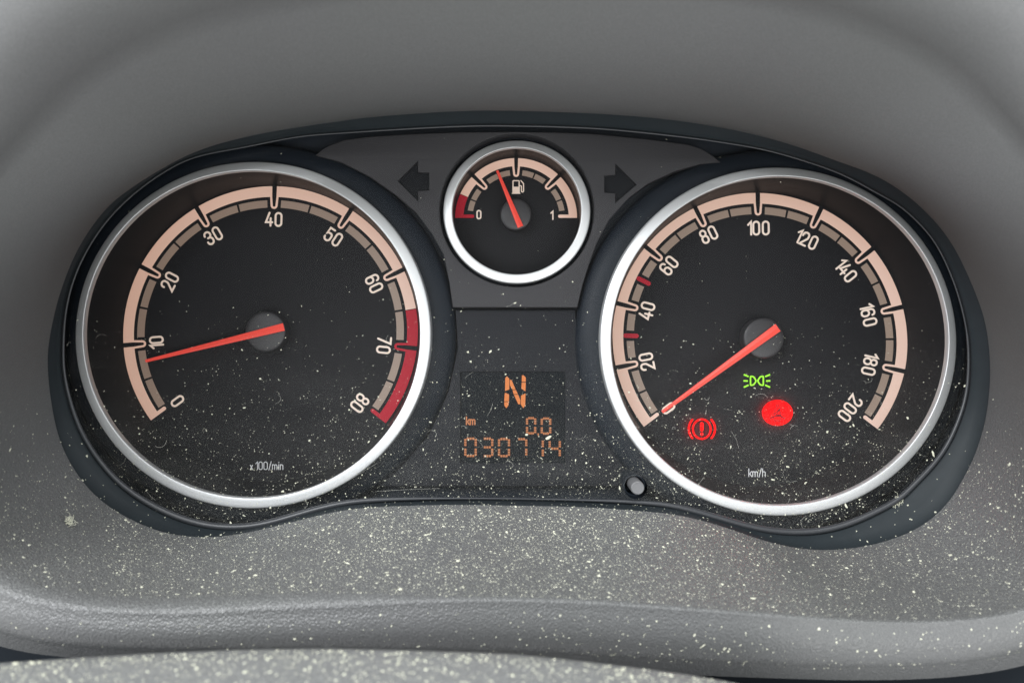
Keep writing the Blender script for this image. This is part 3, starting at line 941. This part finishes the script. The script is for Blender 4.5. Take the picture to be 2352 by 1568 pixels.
# ---- trip reset button in its collar
bc = W(1457, 1115, 214)
prof = [(3.25, 224), (3.25, 214.6), (3.1, 214.1), (2.8, 214.1), (2.62, 214.5), (2.55, 219)]
vs, fs = lathe(lambda D: (bc.x, bc.z), 1, 1, prof, 48)
col = recalc(obj('button_collar', vs, fs, M['black'], cluster, smooth=True))
bb = W(1465, 1120.5, 208)
prof = [(1.95, 222), (1.95, 208.7), (1.86, 208.25), (1.68, 208.0), (1.45, 208.1), (1.2, 208.12), (0.02, 208.12)]
vs, fs = lathe(lambda D: (bb.x - (D - 208) * 0.0000 if not callable(D) else bb.x, bb.z), 1, 1, prof, 40)
o = recalc(obj('trip_button', vs, fs, M['button'], cluster, smooth=True))
tag(o, 'small grey push button in a black collar')

# ---- clear cover
cov = [(CX + (R_BEAD[i] + 1) * math.cos(ANG[i]), CY - (R_BEAD[i] + 1) * math.sin(ANG[i])) for i in range(0, NA, 2)]
HOLE = circ(*at_depth([(1457, 1115)], 214, 211.5)[0], 26.3, 26.3, 40)
LENS_D = 211.5
cover = curve_plate('clear_cover', cov, [HOLE], LENS_D, 0.02, M['lens'], cluster)
bm = bmesh.new(); bm.from_mesh(cover.data)            # keep the front sheet only
bmesh.ops.delete(bm, geom=[fc_ for fc_ in bm.faces if fc_.normal.y > -0.5], context='FACES')
bm.to_mesh(cover.data); bm.free()
tag(cover, 'clear plastic cover filmed with dust along its lower edge')

# ------------------------------------------------------------------ steering column cover and the dark panel behind the lip
COLT = [(-260, 1546), (0, 1524), (150, 1514), (350, 1502), (550, 1494), (750, 1491.5), (950, 1496), (1176, 1504), (1326, 1519), (1476, 1537), (1601, 1554), (1700, 1572), (1850, 1610), (2050, 1680)]
cxs = np.array([p[0] for p in COLT], float); cys = np.array([p[1] for p in COLT], float)
xs = np.linspace(-260, 2050, 120); ys = np.interp(xs, cxs, cys)
for _ in range(4): ys[1:-1] = 0.25 * ys[:-2] + 0.5 * ys[1:-1] + 0.25 * ys[2:]
crest = [W(x, y, 132) for x, y in zip(xs, ys)]
rows = []
for dy, dz in ((30, -60), (18, -24), (9, -8), (4.5, -2.6), (1.8, -0.5), (0, 0), (-3, -0.25), (-8, -0.9), (-16, -2.2), (-26, -4.2), (-38, -7), (-52, -11), (-66, -17), (-76, -30), (-78, -60)):
    rows.append([p + Vector((0, dy / 1000, dz / 1000)) for p in crest])
v, f = loft(rows, closed=False)
colm = recalc(obj('steering_column_cover', v, f, M['column'], None, smooth=True))
tag(colm, 'very dusty grey steering column cover in the foreground below the binnacle', 'column cover')
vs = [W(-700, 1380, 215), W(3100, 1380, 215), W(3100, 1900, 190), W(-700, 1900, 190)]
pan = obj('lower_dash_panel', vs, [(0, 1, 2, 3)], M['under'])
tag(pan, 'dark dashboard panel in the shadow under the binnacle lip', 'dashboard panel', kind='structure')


# ------------------------------------------------------------------ dust, lint
def flakes(samples, name, label, mtl):
    """samples: list of (point, normal, size m, elongation)"""
    vs, fs = [], []
    for p, nrm, s, el in samples:
        nrm = nrm.normalized()
        u = nrm.orthogonal().normalized(); w = nrm.cross(u)
        th = random.uniform(0, 2 * math.pi)
        a = u * math.cos(th) + w * math.sin(th); b = nrm.cross(a)
        k = random.choice((4, 5, 5, 6)); b0 = len(vs)
        tilt = random.uniform(-0.25, 0.25)
        for i in range(k):
            q = 2 * math.pi * i / k + random.uniform(-0.35, 0.35)
            r = s * random.uniform(0.6, 1.1) * 0.5
            x, y = r * math.cos(q) * el, r * math.sin(q) / math.sqrt(el)
            vs.append(p + a * x + b * y + nrm * (s * 0.05 + x * tilt * 0.3))
        vs.append(p + nrm * (s * random.uniform(0.15, 0.4)))
        for i in range(k):
            fs.append((b0 + i, b0 + (i + 1) % k, b0 + k))
    o = obj(name, vs, fs, mtl)
    tag(o, label, 'dust', kind='stuff')
    return o


def size(px, D, med, sig, lo=0.35, hi=4.5):
    return min(hi, max(lo, random.lognormvariate(0, sig))) * med * px * D / F / 1000


def proj(p):
    D = p.y * 1000
    return PX + p.x * 1000 / D * F, PY - (p.z - Z0) * 1000 / D * F


def scatter_rows(rows, count, dens, med, sig):
    out = []; nr = len(rows); tries = 0
    while len(out) < count and tries < count * 60:
        tries += 1
        k = random.randrange(nr - 1); i = random.randrange(NA if len(rows[0]) == NA else len(rows[0]) - 1)
        j = (i + 1) % len(rows[0])
        a, b, c, d = rows[k][i], rows[k][j], rows[k + 1][j], rows[k + 1][i]
        u, w = random.random(), random.random()
        p = (a * (1 - u) + b * u) * (1 - w) + (d * (1 - u) + c * u) * w
        x, y = proj(p)
        if x < -60 or x > 2412 or y < -20 or y > 1600: continue
        ar = (b - a).cross(d - a).length * 1e6
        if random.random() > dens(x, y) * min(1, ar / 1.6): continue
        nrm = (b - a).cross(d - a).normalized()
        if nrm.dot(-p + Vector((0, 0, Z0))) < 0: nrm = -nrm
        el = random.choice((1, 1, 1, 1.15, 1.4)) if random.random() < 0.96 else random.uniform(1.8, 3)
        out.append((p, nrm, size(1, p.y * 1000, med, sig), el))
    return out


def clump(x, y, s=90.0):
    return 0.6 + 0.4 * math.sin(x / s + 1.3 * math.sin(y / s * 1.7)) * math.sin(y / s * 1.3 + 0.7 * math.sin(x / (s * 2.1)))


def d_shelf(x, y):
    t = (y - 860) / 330
    t = max(0.0, min(1.0, t))
    g = t ** 2.2
    return g * (0.55 + 0.45 * clump(x, y, 70)) * (0.55 if x < 250 else 1.0)


ds = scatter_rows(SHELF_ROWS, 14000, d_shelf, 1.5, 0.42) + scatter_rows(SHELF_ROWS, 2500, d_shelf, 3.2, 0.42)
flakes(ds, 'dust_specks', 'pale dust specks strewn over the grey shelf below the dials', M['dust'])
dl = scatter_rows(LIP_ROWS, 430, lambda x, y: (0.25 + 0.75 * smooth01((x - 900) / 900)) if y > 1300 else 0, 3.2, 0.45)
dr = scatter_rows(rim_rows, 260, lambda x, y: max(0, min(1, (y - 900) / 300)), 2.6, 0.45)
flakes(dr, 'dust_specks', 'dust specks on the black rim around the bottom of the clear cover', M['dust'])
flakes(dl, 'dust_specks', 'sparse dust specks clinging to the rolled front lip of the binnacle', M['dust'])


def scatter_lens(count, dens, med, sig):
    out = []
    poly_r = R_BEAD
    while len(out) < count:
        x, y = random.uniform(130, 2240), random.uniform(280, 1225)
        if random.random() > dens(x, y): continue
        a = math.atan2(CY - y, x - CX) % (2 * math.pi)
        if math.hypot(x - CX, y - CY) > poly_r[int(a / (2 * math.pi) * NA) % NA] - 3: continue
        if math.hypot(x - 1459, y - 1116) < 30: continue
        p = W(x, y, LENS_D - 0.04)
        out.append((p, Vector((0, -1, 0.15)), size(1, LENS_D, med, sig), random.choice((1, 1, 1.1, 1.3, 1.8))))
    return out


def d_lens(x, y):
    t = max(0.0, (y - 500) / 700)
    return (t ** 2.6) * (0.3 + 0.7 * clump(x, y, 60)) * (0.75 + 0.25 * math.cos((x - 1300) / 500)) + 0.004


dn = scatter_lens(4000, d_lens, 1.35, 0.42) + scatter_lens(330, d_lens, 3.1, 0.4)
flakes(dn, 'dust_specks', 'white dust specks on the clear cover, thickest along its bottom', M['dust'])
dc_ = scatter_rows(rows[5:12], 2600, lambda x, y: 1.0, 3.0, 0.55)
flakes(dc_, 'dust_specks', 'coarse pale dust lying on the steering column cover', M['dust'])


def fibre(c, D, L, bend, ang, w=0.035):
    pts = []
    for i in range(14):
        t = i / 13 - 0.5
        th = ang + bend * t
        x = c[0] + L * t * math.cos(th); y = c[1] + L * t * math.sin(th) + bend * 6 * t * t
        pts.append(W(x, y, D))
    return tube(pts, w / 1000, None, None, None, closed=False, seg=5)


fb = []
for _ in range(48):
    while True:
        x, y = random.uniform(150, 2200), random.uniform(700, 1200)
        if random.random() < d_lens(x, y) * 1.3:
            a = math.atan2(CY - y, x - CX) % (2 * math.pi)
            if math.hypot(x - CX, y - CY) < R_BEAD[int(a / (2 * math.pi) * NA) % NA] - 8: break
    fb.append(fibre((x, y), LENS_D - 0.1, random.uniform(8, 34), random.uniform(-2, 2), random.uniform(0, 6.28), random.uniform(0.010, 0.026)))
# hairline scratches in the cover and a curl, built as thin tubes
for pts in ([(747, 1132), (790, 1108), (830, 1085), (867, 1063)], [(742, 1124), (770, 1112), (812, 1090)], [(1803, 1075), (1798, 1087), (1803, 1100), (1816, 1107), (1830, 1104)],
            [(862, 1128), (930, 1124), (1010, 1121)], [(1090, 1002), (1103, 1016), (1110, 1026)], [(1680, 990), (1692, 1010), (1697, 1030)], [(2010, 905), (2022, 920), (2030, 940)]):
    q = [W(x, y, LENS_D - 0.1) for x, y in pts]
    fb.append(tube(q, 0.000016, None, None, None, closed=False, seg=5))
v, f = merge(fb)
tag(obj('lint_fibres', v, f, M['lint']), 'fine short lint fibres stuck to the dusty clear cover', 'lint', kind='stuff')


def lint_clump(c, D, label, s):
    parts = []
    for _ in range(26):
        parts.append(fibre((c[0] + random.gauss(0, s * 0.35), c[1] + random.gauss(0, s * 0.3)), D - random.uniform(0.1, 0.5), random.uniform(0.5, 1.3) * s, random.uniform(-3, 3), random.uniform(0, 6.28), 0.05))
    parts.append(fibre((c[0], c[1] - s), D - 0.3, s * 1.7, 1.2, 1.5, 0.04))
    v, f = merge(parts)
    tag(obj('lint_clump', v, f, M['dust']), label, 'lint', group='lint clumps')


def shelf_depth(x, y):
    best = None
    for r in SHELF_ROWS:
        for p in r[::2]:
            if p.z > Z0: continue
            a, b = proj(p); d = (a - x) ** 2 + (b - y) ** 2
            if best is None or d < best[0]: best = (d, p.y * 1000)
    return best[1]


lint_clump((161, 1198), shelf_depth(161, 1198) - 0.3, 'pale fluffy lint clump on the shelf at lower left of the rev counter', 15)
lint_clump((2062, 1150), LENS_D - 0.3, 'small grey lint tuft on the cover at lower right of the speedometer', 14)
